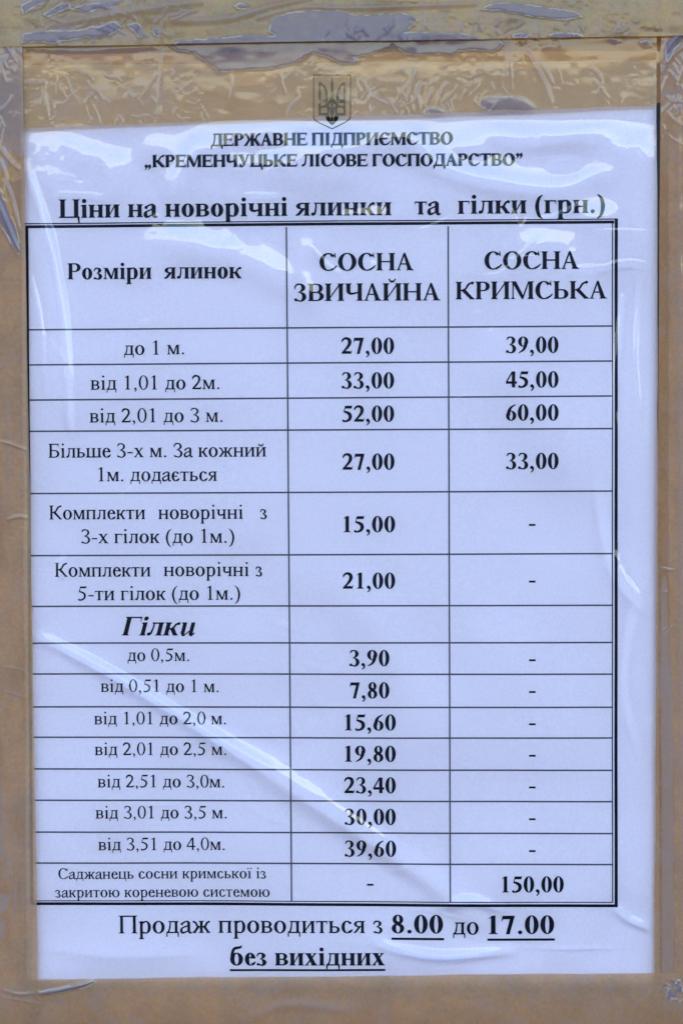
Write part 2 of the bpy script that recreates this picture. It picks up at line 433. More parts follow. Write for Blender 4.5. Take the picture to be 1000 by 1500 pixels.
def link(name, me, mat, parent=None):
    o = bpy.data.objects.new(name, me); scene.collection.objects.link(o)
    if mat: me.materials.append(mat)
    if parent: o.parent = parent
    elif name not in ('ground', 'sky'): o.rotation_euler[0] = TILT
    return o
def np_mesh(name, V, Q, attrs=None, smooth=True):
    me = bpy.data.meshes.new(name); n = len(V); m = len(Q)
    me.vertices.add(n); me.vertices.foreach_set('co', np.asarray(V, np.float32).ravel())
    me.loops.add(m*4); me.loops.foreach_set('vertex_index', np.asarray(Q, np.int32).ravel())
    me.polygons.add(m); me.polygons.foreach_set('loop_start', np.arange(m, dtype=np.int32)*4)
    me.polygons.foreach_set('use_smooth', np.full(m, smooth))
    for k, a in (attrs or {}).items():
        at = me.attributes.new(k, 'FLOAT', 'POINT'); at.data.foreach_set('value', np.asarray(a, np.float32).ravel())
    me.update(calc_edges=True); return me
_rng = np.random.default_rng(7); _TAB = _rng.random((8, 256, 256))
def vn(x, y, s=0):
    xi = np.floor(x).astype(int); yi = np.floor(y).astype(int); fx = x - xi; fy = y - yi
    fx = fx*fx*fx*(fx*(fx*6-15)+10); fy = fy*fy*fy*(fy*(fy*6-15)+10); T = _TAB[s % 8]; o = (s//8)*37
    g = lambda a, b: T[(a + o) % 256, (b + o) % 256]
    return (g(xi, yi)*(1-fx) + g(xi+1, yi)*fx)*(1-fy) + (g(xi, yi+1)*(1-fx) + g(xi+1, yi+1)*fx)*fy
def fbm(x, y, s=0, n=4):
    r = 0; a = .5; t = 0
    for i in range(n): r = r + a*vn(x, y, s + i); t += a; a *= .5; x = x*2.03 + 5.2; y = y*2.03 + 1.7
    return r/t*2 - 1
def sstep(a, b, x):
    t = np.clip((x - a)/(b - a), 0, 1); return t*t*(3 - 2*t)
def seg_dist(X, Y, pts):
    """distance to a polyline, fraction along it and signed side"""
    best = np.full(X.shape, 1e9); frac = np.zeros(X.shape); side = np.zeros(X.shape)
    L = [math.hypot(pts[i+1][0]-pts[i][0], pts[i+1][1]-pts[i][1]) for i in range(len(pts)-1)]; tot = sum(L); acc = 0
    for i in range(len(pts)-1):
        ax, ay = pts[i]; bx, by = pts[i+1]; dx, dy = bx-ax, by-ay; l2 = dx*dx+dy*dy
        t = np.clip(((X-ax)*dx + (Y-ay)*dy)/l2, 0, 1); qx = X-ax-t*dx; qy = Y-ay-t*dy; d = np.hypot(qx, qy)
        k = d < best; best = np.where(k, d, best); frac = np.where(k, (acc + t*L[i])/tot, frac)
        side = np.where(k, np.sign(dx*qy - dy*qx), side); acc += L[i]
    return best, frac, side
def smooth_line(pts, n=8):
    out = []; m = len(pts)
    for i in range(m-1):
        p = [pts[max(i-1,0)], pts[i], pts[i+1], pts[min(i+2,m-1)]]
        for k in range(n):
            t = k/n; out.append(tuple(0.5*((2*p[1][j])+(-p[0][j]+p[2][j])*t+(2*p[0][j]-5*p[1][j]+4*p[2][j]-p[3][j])*t*t+(-p[0][j]+3*p[1][j]-3*p[2][j]+p[3][j])*t**3) for j in (0,1)))
    return out + [tuple(pts[-1])]
def poly_sdf(X, Y, pts):
    d, _, _ = seg_dist(X, Y, list(pts) + [pts[0]]); ins = np.zeros(X.shape, bool); n = len(pts)
    for i in range(n):
        ax, ay = pts[i]; bx, by = pts[(i+1) % n]
        if ay == by: continue
        c = ((ay > Y) != (by > Y)) & (X < (bx-ax)*(Y-ay)/(by-ay) + ax); ins ^= c
    return np.where(ins, d, -d)            # positive inside
def ridge(X, Y, pts, w, h, taper=True):
    """rounded fold of film along a line given in photograph pixels; h in metres, w half width in pixels"""
    x0, x1 = min(p[0] for p in pts) - 4*w, max(p[0] for p in pts) + 4*w
    y0, y1 = min(p[1] for p in pts) - 4*w, max(p[1] for p in pts) + 4*w
    k = (X > x0) & (X < x1) & (Y > y0) & (Y < y1); out = np.zeros(X.shape)
    if k.any():
        d, f, _ = seg_dist(X[k], Y[k], smooth_line(pts, 5))
        out[k] = h*np.exp(-(d/w)**2)*(np.clip(np.sin(np.pi*np.clip(f, 0.0, 1.0)), 0, 1)**.6 if taper else 1)
    return out
# ---------------------------------------------------------------- materials
def new_mat(name):
    m = bpy.data.materials.new(name); m.use_nodes = True; nt = m.node_tree; nt.nodes.clear()
    out = nt.nodes.new('ShaderNodeOutputMaterial'); return m, nt, out
def N(nt, t, **k):
    n = nt.nodes.new(t)
    for a, b in k.items():
        if a.startswith('i'): n.inputs[int(a[1:])].default_value = b
        else: setattr(n, a, b)
    return n
def math_n(nt, op, a, b=None, clamp=False):
    n = nt.nodes.new('ShaderNodeMath'); n.operation = op; n.use_clamp = clamp
    for i, v in enumerate((a, b)):
        if v is None: continue
        if isinstance(v, (int, float)): n.inputs[i].default_value = v
        else: nt.links.new(v, n.inputs[i])
    return n.outputs[0]
def mixc(nt, fac, a, b):
    n = nt.nodes.new('ShaderNodeMix'); n.data_type = 'RGBA'
    for i, v in ((0, fac), (6, a), (7, b)):
        if isinstance(v, (int, float)): n.inputs[i].default_value = v
        elif isinstance(v, tuple): n.inputs[i].default_value = (*v, 1)
        else: nt.links.new(v, n.inputs[i])
    return n.outputs[2]
def noise(nt, scale, detail=3, rough=.5, vec=None):
    n = nt.nodes.new('ShaderNodeTexNoise'); n.inputs['Scale'].default_value = scale
    n.inputs['Detail'].default_value = detail; n.inputs['Roughness'].default_value = rough
    if vec is None:
        tc = nt.nodes.new('ShaderNodeTexCoord'); vec = tc.outputs['Object']
    nt.links.new(vec, n.inputs['Vector']); return n.outputs['Fac']
def principled(name, col, rough=.6, col2=None, scale=200, spec=.5, bump=0, bscale=800):
    m, nt, out = new_mat(name); p = nt.nodes.new('ShaderNodeBsdfPrincipled')
    p.inputs['Base Color'].default_value = (*col, 1); p.inputs['Roughness'].default_value = rough
    p.inputs['Specular IOR Level'].default_value = spec
    if col2:
        f = noise(nt, scale, 4, .6); nt.links.new(mixc(nt, f, col, col2), p.inputs['Base Color'])
    if bump:
        b = nt.nodes.new('ShaderNodeBump'); b.inputs['Strength'].default_value = bump; b.inputs['Distance'].default_value = .0001
        nt.links.new(noise(nt, bscale, 4, .6), b.inputs['Height']); nt.links.new(b.outputs[0], p.inputs['Normal'])
    nt.links.new(p.outputs[0], out.inputs[0]); return m

M_paper = principled('paper', (.74, .645, .76), .75, (.955, .825, .945), 1300, .3, .4, 1500)
M_ink = principled('black_ink', (.002, .002, .010), .65, (.005, .004, .017), 2500, .1)
M_rule = principled('grey_ink_rule', (.05, .045, .07), .6, (.12, .11, .15), 3500, .1)
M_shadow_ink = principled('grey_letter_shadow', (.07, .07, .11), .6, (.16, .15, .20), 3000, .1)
M_dark = principled('dark_gap', (.012, .012, .02), .5)  # for the sheet added to make the dark gap
M_card = principled('cardboard', (.50, .26, .12), .8, (.60, .32, .15), 120, .3, .3, 300)
M_ground = principled('ground', (.04, .04, .04), .9, (.06, .06, .06), 3, .2)

def film_material(name, k, rough):
    m, nt, out = new_mat(name)
    tr = N(nt, 'ShaderNodeBsdfTransparent'); tr.inputs[0].default_value = (.985, .985, .985, 1)
    gl = N(nt, 'ShaderNodeBsdfGlossy'); gl.inputs['Roughness'].default_value = rough; gl.inputs[0].default_value = (1, 1, 1, 1)
    fr = N(nt, 'ShaderNodeFresnel'); fr.inputs[0].default_value = 1.5
    mx = N(nt, 'ShaderNodeMixShader'); nt.links.new(math_n(nt, 'MULTIPLY', fr.outputs[0], k, True), mx.inputs[0])
    nt.links.new(tr.outputs[0], mx.inputs[1]); nt.links.new(gl.outputs[0], mx.inputs[2]); nt.links.new(mx.outputs[0], out.inputs[0])
    return m
M_film = film_material('clear_film', .72, .02)

def tape_material(name, base, base2, tint, opac, pocket=(.20, .155, .20), gloss=.62):
    m, nt, out = new_mat(name)
    at = lambda k: (lambda n: (setattr(n, 'attribute_name', k), n)[1])(nt.nodes.new('ShaderNodeAttribute')).outputs['Fac']
    mr = nt.nodes.new('ShaderNodeMapRange'); nt.links.new(noise(nt, 70, 5, .65), mr.inputs[0]); mr.inputs[1].default_value = .38; mr.inputs[2].default_value = .62; c = mixc(nt, mr.outputs[0], base, base2)
    nc = nt.nodes.new('ShaderNodeTexNoise'); nc.inputs['Scale'].default_value = 900; tc = nt.nodes.new('ShaderNodeTexCoord'); nt.links.new(tc.outputs['Object'], nc.inputs['Vector']); c = mixc(nt, .24, c, nc.outputs['Color'])
    c = mixc(nt, at('darken'), c, tuple(v*.45 for v in base))  # darker tape tone
    c = mixc(nt, at('amber_glint'), c, (.75, .34, .09))  # wrinkle glints painted in as amber
    vf = math_n(nt, 'MULTIPLY', at('veil'), math_n(nt, 'ADD', noise(nt, 700, 3, .7), .35), True); c = mixc(nt, vf, c, (.46, .36, .34))
    pv = math_n(nt, 'MULTIPLY', at('pocket'), math_n(nt, 'ADD', noise(nt, 260, 4, .7), .45), True); c = mixc(nt, pv, c, pocket)  # air pockets; their sky sheen is painted in as grey
    c = mixc(nt, at('rim'), c, (.66, .54, .40))
    g = noise(nt, 2500, 2, .7); c = mixc(nt, math_n(nt, 'MULTIPLY', g, .35), c, (.22, .14, .08))
    df = N(nt, 'ShaderNodeBsdfDiffuse'); nt.links.new(c, df.inputs[0])
    tr = N(nt, 'ShaderNodeBsdfTransparent'); tr.inputs[0].default_value = (*tint, 1)
    gl = N(nt, 'ShaderNodeBsdfGlossy'); gl.inputs['Roughness'].default_value = .07; gl.inputs[0].default_value = (1, 1, 1, 1)
    fr = N(nt, 'ShaderNodeFresnel'); fr.inputs[0].default_value = 1.45
    op = math_n(nt, 'ADD', math_n(nt, 'MULTIPLY', at('pocket'), .30), opac)
    op = math_n(nt, 'ADD', op, math_n(nt, 'MULTIPLY', at('rim'), .3)); op = math_n(nt, 'ADD', op, math_n(nt, 'MULTIPLY', at('amber_glint'), .3), True)
    m1 = N(nt, 'ShaderNodeMixShader'); nt.links.new(op, m1.inputs[0]); nt.links.new(tr.outputs[0], m1.inputs[1]); nt.links.new(df.outputs[0], m1.inputs[2])
    m2 = N(nt, 'ShaderNodeMixShader'); nt.links.new(math_n(nt, 'MULTIPLY', fr.outputs[0], gloss, True), m2.inputs[0])
    nt.links.new(m1.outputs[0], m2.inputs[1]); nt.links.new(gl.outputs[0], m2.inputs[2]); nt.links.new(m2.outputs[0], out.inputs[0])
    return m
M_tape = tape_material('brown_packing_tape', (.66, .37, .15), (.48, .28, .13), (.90, .71, .44), .29)
M_tape2 = tape_material('olive_packing_tape', (.58, .32, .09), (.36, .22, .09), (.90, .68, .36), .55, gloss=.32)
M_tape3 = tape_material('dull_packing_tape', (.70, .325, .125), (.50, .25, .11), (.91, .71, .49), .5)

# ---------------------------------------------------------------- setting: the ground and the board
def box(name, x0, x1, y0, y1, z0, z1, mat, parent=None):
    V = [(x, y, z) for x in (x0, x1) for y in (y0, y1) for z in (z0, z1)]
    me = bpy.data.meshes.new(name); me.from_pydata(V, [], [(0,1,3,2),(4,6,7,5),(0,4,5,1),(2,3,7,6),(0,2,6,4),(1,5,7,3)])
    return link(name, me, mat, parent)
me = bpy.data.meshes.new('ground'); me.from_pydata([(-600,-600,-1.5),(600,-600,-1.5),(600,600,-1.5),(-600,600,-1.5)], [], [(0,1,2,3)])
tag(link('ground', me, M_ground), kind='structure')
wall = box('wall', -.9, .9, 0, .05, -1.5, .75, M_card); tag(wall, kind='structure')

# ---------------------------------------------------------------- the printed sheet
D_PAPER = .0011
def paper_h(x, z): return .0003*np.sin(x*38 + z*11 + 1.0) + .00016*np.sin(z*85 - x*30) + .00010*np.sin(x*120 + z*52 + 2)
def sheet(name, quad, depth, step, hfun, mat, parent=None, attrs=None, skirt=None):
    """a sheet spanning four photograph points, as a fine grid; hfun lifts it off the plane y = -depth"""
    (ax, az), (bx, bz), (cx, cz), (dx, dz) = [tuple(float(v) for v in pl(p[0], p[1], depth)) for p in quad]
    nu = max(2, int(math.hypot(bx-ax, bz-az)/step)); nv = max(2, int(math.hypot(dx-ax, dz-az)/step))
    u, v = np.meshgrid(np.linspace(0, 1, nu), np.linspace(0, 1, nv))
    ra = random.Random(name + str(quad[0])); ra = ra.uniform(0, 50)
    x = (ax*(1-u)+bx*u)*(1-v) + (dx*(1-u)+cx*u)*v; z = (az*(1-u)+bz*u)*(1-v) + (dz*(1-u)+cz*u)*v
    x = x + .00022*fbm(z*45 + ra, z*3 + 2, 26, 3); z = z + .00022*fbm(x*45 + ra + 9, x*3, 28, 3)
    X, Y = to_px(x, z, depth); at = {k: f(X, Y) for k, f in (attrs or {}).items()}
    h = hfun(x, z, X, Y)
    V = np.stack([x, -depth - h, z], -1).reshape(-1, 3)
    i = np.arange(nu*nv).reshape(nv, nu)
    Q = np.stack([i[:-1, :-1], i[1:, :-1], i[1:, 1:], i[:-1, 1:]], -1).reshape(-1, 4)
    if skirt:                                    # turn the outline back by the sheet's thickness
        ring = np.concatenate([i[0, :], i[1:, -1], i[-1, -2::-1], i[-2:0:-1, 0]]); n0 = len(V)
        W = V[ring].copy(); W[:, 1] += skirt; V = np.vstack([V, W]); k = np.arange(len(ring)); k2 = np.roll(k, -1)
        Q = np.vstack([Q, np.stack([ring[k], ring[k2], n0 + k2, n0 + k], -1)])
        for a in at: at[a] = np.concatenate([at[a].ravel(), at[a].ravel()[ring]])
    return link(name, np_mesh(name, V, Q, at), mat, parent)

gap = sheet('added_dark_sheet', [(40, 150), (966, 150), (962.5, 640), (44, 700)], .0002, .01, lambda x, z, X, Y: 0*x, M_dark, skirt=.0002)  # dark sheet added to make the dark gap beside the paper
tag(gap, 'dark sheet added as a thin dark sliver along the upper right paper edge', 'added dark sheet')
paper = sheet('price_list', [(29, 96), (960.5, 88), (966.5, 1448), (40, 1448)], D_PAPER, .003, lambda x, z, X, Y: paper_h(x, z), M_paper, skirt=.00015)
tag(paper, 'white printed price list with a black ruled table of tree prices behind clear plastic', 'paper notice')

def ink(name, polys, mat=None, lift=.00008, label=None):
    """flat print: polys are lists of (x, z) points on the sheet"""
    V = []; F = []
    for k, p in enumerate(polys):
        n = len(V); a = np.array(p); y = -D_PAPER - paper_h(a[:, 0], a[:, 1]) - lift - (k % 6)*2.5e-6
        V += [(float(a[i, 0]), float(y[i]), float(a[i, 1])) for i in range(len(p))]; F.append(list(range(n, n + len(p))))
    me = bpy.data.meshes.new(name); me.from_pydata(V, [], F)
    o = link(name, me, mat or M_ink, paper)
    if label: o['label'] = label
    return o
def pt(x, y): a, b = pl(x, y, D_PAPER); return float(a), float(b)
def rule(name, a, b, w, mat=M_ink, lift=.00006):
    """a ruled line between two photograph points, w pixels wide"""
    n = max(1, int(math.hypot(b[0]-a[0], b[1]-a[1])/25)); L = math.hypot(b[0]-a[0], b[1]-a[1])
    nx, ny = -(b[1]-a[1])/L*w/2, (b[0]-a[0])/L*w/2; P = []
    for i in range(n):
        s, t = i/n, (i+1)/n; p = (a[0]+(b[0]-a[0])*s, a[1]+(b[1]-a[1])*s); q = (a[0]+(b[0]-a[0])*t, a[1]+(b[1]-a[1])*t)
        P.append([pt(p[0]+nx, p[1]+ny), pt(q[0]+nx, q[1]+ny), pt(q[0]-nx, q[1]-ny), pt(p[0]-nx, p[1]-ny)])
    return ink(name, P, mat, lift)
MPP = .0002157
def text(name, s, x0, x1, yl, yr, em, bold=False, ital=False, shadow=False, label=None, lift=.00008):
    P = []; x = 0
    for ch in s:
        G, w = glyph(ch, bold, ital); P += [[(x + a, b) for a, b in p] for p in G]; x += w
    if ital: P = [[(a + b*.26, b) for a, b in p] for p in P]
    lo = min(a for p in P for a, b in p); hi = max(a for p in P for a, b in p)
    A = np.array(pt(x0, yl)); B = np.array(pt(x1, yr)); L = np.linalg.norm(B - A); u = (B - A)/L; v = np.array((-u[1], u[0]))
    sx = L/(hi - lo); sy = em*MPP
    Q = [[tuple(A + u*(a - lo)*sx + v*b*sy) for a, b in p] for p in P]
    if abs(sx/sy - 1) > .06: print('TEXT', s, 'sx/sy %.2f em from width %.1f' % (sx/sy, sx/MPP))
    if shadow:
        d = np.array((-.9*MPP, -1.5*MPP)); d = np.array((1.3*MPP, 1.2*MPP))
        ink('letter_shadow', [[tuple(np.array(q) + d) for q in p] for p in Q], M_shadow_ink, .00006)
    return ink(name, Q, M_ink, lift, label)

# state emblem above the heading: shield outline and trident
ex = 486.3
def sym(f):
    out = []
    for s in (-1, 1): out += [[(ex + s*(x - ex), y) for x, y in p] for p in f]
    return out
k = Pen(False, True); k.P = []
k.stroke([(468.2, 120.5), (474.5, 127), (478.3, 138), (477.3, 147), (471, 150), (468.3, 154)], [1.2, 2.8, 3.2, 2.8, 2.4, 2.2])
k.rect(466.6, 121, 470, 169); k.rect(466.6, 165.5, 480, 169); k.poly((467, 146), (480, 146), (479, 150), (467, 153))
k.stroke([(470, 158), (476, 155.5), (480.5, 160), (479.5, 169)], [2.2, 3, 3.2, 3]); k.stroke([(486.3, 143), (483, 149), (479.5, 153), (476, 156)], [3, 4.2, 4, 2.6])
k.stroke([(480, 156), (484, 160), (484.5, 168)], [3, 2.6, 2])
k.stroke([(479.6, 169), (481, 174.5), (486, 182.5)], [5.4, 6.4, 1.6]); 
tri = sym(k.P); k.P = []
k.stroke([(486.3, 114.5), (486.3, 122), (486.3, 136), (486.3, 146)], [.8, 3.6, 3.2, 6.5]); k.rect(484.9, 146, 487.7, 172); k.poly((484.6, 172), (488, 172), (487.5, 182), (486.3, 183.5), (485.2, 182))
tri += k.P
ink('trident', [[pt(*q) for q in p] for p in tri], M_ink, .00008)
k.P = []
out_ = [(486.3, 188.8), (466, 179.3), (461, 175.5), (459.3, 172), (459.3, 110.3), (513.3, 110.3), (513.3, 171), (511.5, 174.5), (507, 178.4), (486.3, 188.8)]
for a, b in zip(out_, out_[1:]): k.stroke([a, b], [1.5, 1.5])
ink('shield_outline', [[pt(*q) for q in p] for p in k.P], M_ink, .00007)

T = text
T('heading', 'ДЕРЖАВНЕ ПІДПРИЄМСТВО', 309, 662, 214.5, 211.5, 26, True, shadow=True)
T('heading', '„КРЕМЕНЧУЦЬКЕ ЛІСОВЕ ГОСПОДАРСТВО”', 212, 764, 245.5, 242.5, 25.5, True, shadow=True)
T('title', 'Ціни на новорічні ялинки', 86.5, 573, 319, 315.3, 40, True)
T('title', 'та', 607, 645, 314.3, 314.0, 40, True)
T('title', 'гілки (грн.)', 670, 885.5, 313.3, 311.5, 40, True)
T('column_header', 'Розміри  ялинок', 99, 354, 409, 408, 35, True)
T('column_header', 'СОСНА', 468, 606, 397, 396, 37.5, True)
T('column_header', 'ЗВИЧАЙНА', 431, 645, 441.5, 440, 37.5, True)
T('column_header', 'СОСНА', 709, 848, 394.5, 393.5, 38, True)
T('column_header', 'КРИМСЬКА', 667, 889, 438.5, 437, 38, True)
for s, xa, xb, y in [('27,00', 500, 577, 518.3), ('33,00', 500, 577, 569), ('52,00', 501, 577, 617.8), ('27,00', 501.5, 577.5, 688), ('15,00', 503, 578.5, 779.5),
                     ('21,00', 502, 578.5, 862.3), ('3,90', 511.5, 570, 975.5), ('7,80', 512, 570, 1022.5), ('15,60', 505, 579.5, 1069.5), ('19,80', 505, 579.5, 1115.5),
                     ('23,40', 504, 579.5, 1161.7), ('30,00', 504.5, 579.5, 1208), ('39,60', 504.5, 580, 1254.7),
                     ('39,00', 740.5, 817.5, 516.7), ('45,00', 740.5, 817.5, 567.5), ('60,00', 740.5, 817.5, 616), ('33,00', 740.5, 817.5, 687), ('150,00', 734.5, 825, 1306.7)]:
    T('price', s, xa, xb, y, y, 34.6, True)
for x, y in [(779, 769), (779, 852), (779, 967), (779, 1013.5), (779, 1060.8), (779, 1107), (779, 1153.5), (779, 1200), (779, 1246.5), (542, 1296)]:
    rule('dash', (x - 4.8, y), (x + 4.8, y), 2.9)
for s, xa, xb, yl, yr, em in [
    ('до 1 м.', 182, 270, 520, 519, 31), ('від 1,01 до 2м.', 133, 321.5, 571, 570, 31), ('від 2,01 до 3 м.', 131.5, 326, 619, 618, 31),
    ('Більше 3-х м. За кожний', 71, 390, 670.5, 668.8, 31), ('1м. додається', 144, 318, 705, 704.5, 31),
    ('Комплекти', 72, 213, 761, 760.5, 31), ('новорічні', 232, 356, 760.5, 760, 31), ('з', 381, 391, 760, 760, 31), ('3-х гілок (до 1м.)', 119.5, 343.5, 796, 795, 31),
    ('Комплекти', 80.5, 221, 845, 844.5, 31), ('новорічні', 240, 364.5, 844, 844, 31), ('з', 374.5, 384, 844, 844, 31), ('5-ти гілок (до 1м.)', 114.5, 352, 879.5, 878.5, 31),
    ('до 0,5м.', 187, 277, 968.5, 968.5, 28), ('від 0,51 до 1 м.', 147.5, 320, 1014, 1014, 28),
    ('від 1,01 до 2,0 м.', 138, 331, 1061.5, 1061, 28), ('від 2,01 до 2,5 м.', 139, 331.5, 1106.5, 1106, 28), ('від 2,51 до 3,0м.', 143.5, 328.5, 1153.5, 1153.5, 28),
    ('від 3,01 до 3,5 м.', 140.5, 332, 1199, 1199, 28), ('від 3,51 до 4,0м.', 144.5, 329, 1245.5, 1245.5, 28),
    ('Саджанець сосни кримської із', 86, 389.5, 1287.5, 1287, 24), ('закритою кореневою системою', 81.5, 395, 1314.5, 1314, 24)]:
    T('size_text', s, xa, xb, yl, yr, em)
T('subheading', 'Гілки', 178, 286.5, 931, 931, 41, True, True, label='bold slanted word above the branch prices')
T('opening_hours', 'Продаж проводиться з', 174, 560, 1367.5, 1366.5, 40)
T('opening_hours', '8.00', 573.5, 648.5, 1366.5, 1366.5, 40, True, label='bold underlined opening time'); rule('underline', (573, 1374.7), (650, 1375), 3.4)
T('opening_hours', 'до', 663, 700.5, 1368, 1368, 40)
T('opening_hours', '17.00', 715, 811, 1367.5, 1367.5, 40, True, label='bold underlined closing time'); rule('underline', (713, 1375.7), (812, 1376), 3.4)
T('opening_hours', 'без вихідних', 337, 563.5, 1414.5, 1413.8, 39, True, label='bold underlined words of the last line'); rule('underline', (336.5, 1421.5), (564, 1420.5), 3.0)
# table rules
XL = lambda y: 39.5 + (y - 331)*(47 - 39.5)/992
for yl, yr in [(483, 477.3), (534.5, 528.7), (586, 580), (631.8, 627.8), (723, 719.3), (814, 811), (888.3, 886.7), (942.2, 941.2), (987.3, 987.6), (1035.5, 1036.2), (1080, 1081.3),
               (1126.2, 1128.7), (1172, 1174.5), (1218.6, 1221), (1264, 1266.2)]:
    rule('row_rule', (XL(yl) + 2, yl), (896, yr), 2.3, M_rule)
rule('column_rule', (419.5, 333), (427, 1320.5), 2.3, M_rule, .000055); rule('column_rule', (656, 331.5), (659, 1321), 2.3, M_rule, .000055)
rule('border_rule', (36, 327.5), (904.3, 320.7), 1.6); rule('border_rule', (38, 331.9), (899, 325), 4.2)
rule('border_rule', (896.6, 327), (896.4, 1321), 1.6, M_ink, .000065); rule('border_rule', (902, 320), (901.6, 1328.6), 4.6, M_ink, .00007)
rule('border_rule', (48, 1319.5), (897, 1321.6), 1.4); rule('border_rule', (46, 1323.6), (904, 1326.6), 4.2)
rule('border_rule', (39.3, 330), (47.3, 1325), 4.6, M_ink, .00007)

# ---------------------------------------------------------------- the clear plastic over it
FOLDS = [  # line in photograph pixels, half width, height (mm)
    ([(34, 235), (52, 280), (70, 340), (84, 400), (95, 470), (102, 560), (106, 640)], 6.5, 1.9),
    ([(36, 370), (50, 420), (61, 475), (68, 560)], 3, .8),
    ([(36, 925), (95, 950), (160, 985), (250, 1038), (330, 1088), (400, 1130)], 9, 1.2), ([(270, 1056), (380, 1120), (470, 1178), (550, 1232), (650, 1305), (720, 1365)], 19, 1.7),
    ([(95, 215), (150, 235), (165, 275), (130, 330)], 22, .5),
    ([(450, 350), (443, 392), (456, 440), (475, 456)], 9, .35),
    ([(190, 345), (300, 360), (400, 400), (455, 455)], 26, .8),
    ([(300, 182), (270, 250), (220, 320)], 16, .45),
    ([(778, 160), (777, 190), (789, 218)], 4, .35), ([(796, 160), (794, 200)], 3, .2),
    ([(610, 165), (625, 230), (700, 262), (800, 275), (900, 250)], 16, .8),
    ([(690, 170), (760, 200), (850, 190), (940, 170)], 18, .7),
    ([(840, 393), (880, 392), (920, 384), (965, 392)], 4, .25), ([(865, 338), (965, 340)], 2.5, .12),
    ([(900, 1325), (925, 1348), (970, 1364)], 7, .9), ([(640, 1330), (690, 1318), (740, 1335)], 8, 1.0),
    ([(540, 1370), (580, 1388), (650, 1400), (760, 1392)], 8, 1.1), ([(780, 1387), (950, 1389)], 3, .35),
    ([(96, 812), (86, 830), (90, 850)], 3, 1.5), ([(938, 400), (930, 520), (940, 660)], 3, .8), ([(952, 560), (944, 680), (936, 760)], 2.5, .6), ([(912, 430), (898, 600), (905, 760)], 6, 1.1), ([(930, 880), (915, 1000), (940, 1100)], 6, 1.0), ([(965, 1040), (948, 1060), (940, 1080)], 3, .8), ([(880, 700), (900, 830), (960, 900)], 9, 1.0),
    ([(50, 1385), (150, 1395), (300, 1392)], 8, .3), ([(380, 830), (500, 860), (600, 990), (640, 1100)], 40, .8), ([(700, 500), (820, 620), (900, 800)], 50, .8),
]
rnd = random.Random(11)
CREASES = []
for _ in range(70):
    x, y = rnd.uniform(50, 950), rnd.uniform(180, 1430); a = rnd.choice((1.2, 1.75, .1, -.3)) + rnd.gauss(0, .3); l = rnd.uniform(25, 120); p = [(x, y)]
    for _ in range(3): a += rnd.gauss(0, .2); x += math.cos(a)*l/3; y += math.sin(a)*l/3; p.append((x, y))
    CREASES.append((p, rnd.uniform(1.6, 3.2), rnd.uniform(.06, .22)))
def film_h(x, z, X, Y):
    top = 1 - sstep(250, 520, Y); low = sstep(1280, 1400, Y)
    h = .0011*fbm(X/190, Y/210, 3, 2) + (.00085*top + .0005*low)*fbm(X/95 + 3, Y/80, 5, 2)
    h = h + (.00010 + .00016*top)*fbm(X/26 + 9, Y/34, 9, 3)*sstep(-.2, .5, fbm(X/150, Y/150, 12, 2))
    for p, w, a in FOLDS + CREASES: h = h + ridge(X, Y, p, w, a*.001)
    e = np.minimum(np.minimum(X - 30, 968 - X), np.minimum(Y - 180, 1436 - Y)); k = sstep(-5, 40, e)
    return .0003 + np.maximum(h, -.0004)*(.05 + .95*k)
film = sheet('plastic_sleeve', [(20, 80), (975, 75), (980, 1460), (26, 1462)], .0020, .00042, film_h, M_film)
tag(film, 'clear wrinkled plastic sleeve lying over the printed price list', 'plastic sleeve')

# ---------------------------------------------------------------- packing tape
POCKETS = {'upper': [
    [(403,62),(404,50),(393,46),(396,38),(404,25),(425,20),(460,16),(500,17),(525,24),(560,21),(592,21),(608,26),(611,31),(601,31),(607,37),(598,41),(590,48),(640,49),(672,49),(686,53),(693,57),(700,54),(702,58),(690,64),(403,66)],
    [(255,66),(262,61),(300,58),(340,55),(372,52),(392,55),(408,55),(408,66)],
    [(706,14),(716,8),(730,5.5),(750,6),(790,10),(820,15),(845,19),(851,25),(820,29),(790,26),(760,20),(735,15),(720,14)],
    [(750,54),(752,51),(771,49),(777,54),(765,56)], [(803,52),(815,49),(838,49),(853,53),(855,57),(815,56)], [(343,10),(352,6),(366,8),(362,13),(350,13)],
    [(32,62),(36,50),(60,46),(100,47),(140,40),(170,33),(178,40),(160,52),(120,56),(80,62)], [(188,36),(200,34),(210,44),(214,54),(204,54),(196,46)], [(224,40),(230,40),(234,52),(226,50)],
    [(64,22),(84,9),(100,5),(104,12),(88,18),(72,24)], [(104,14),(130,8),(178,0),(170,8),(130,18)], [(32,8),(60,-4),(76,-4),(50,10),(34,20)]],
 'lower': [
    [(240,60),(262,74),(285,78),(300,90),(320,104),(345,104),(370,102),(400,100),(415,97),(435,90),(458,77),(480,84),(500,93),(522,93),(525,88),(518,84),(535,80),(570,72),(574,66),(580,70),(595,78),(605,81),(640,79),(660,82),(670,76),(690,73),(720,75),(731,72),(735,65),(728,58)],
    [(708,161),(703,156),(705,144),(735,142),(750,141),(762,145),(775,150),(783,158),(779,162)], [(622,166),(626,160),(636,159),(650,162),(656,167)],
    [(891,58),(896,54),(906,60),(898,63)], [(938,62),(948,60),(952,67),(942,68)]]}
def pocket_field(X, Y, polys, warp=2.2):
    wx = X + warp*fbm(X/9, Y/9, 11, 3); wy = Y + warp*fbm(X/9 + 40, Y/9, 13, 3); s = np.full(X.shape, -99.)
    for p in polys:
        xs = [q[0] for q in p]; ys = [q[1] for q in p]
        k = (X > min(xs)-8) & (X < max(xs)+8) & (Y > min(ys)-8) & (Y < max(ys)+8)
        if k.any(): s[k] = np.maximum(s[k], poly_sdf(wx[k], wy[k], p))
    return s
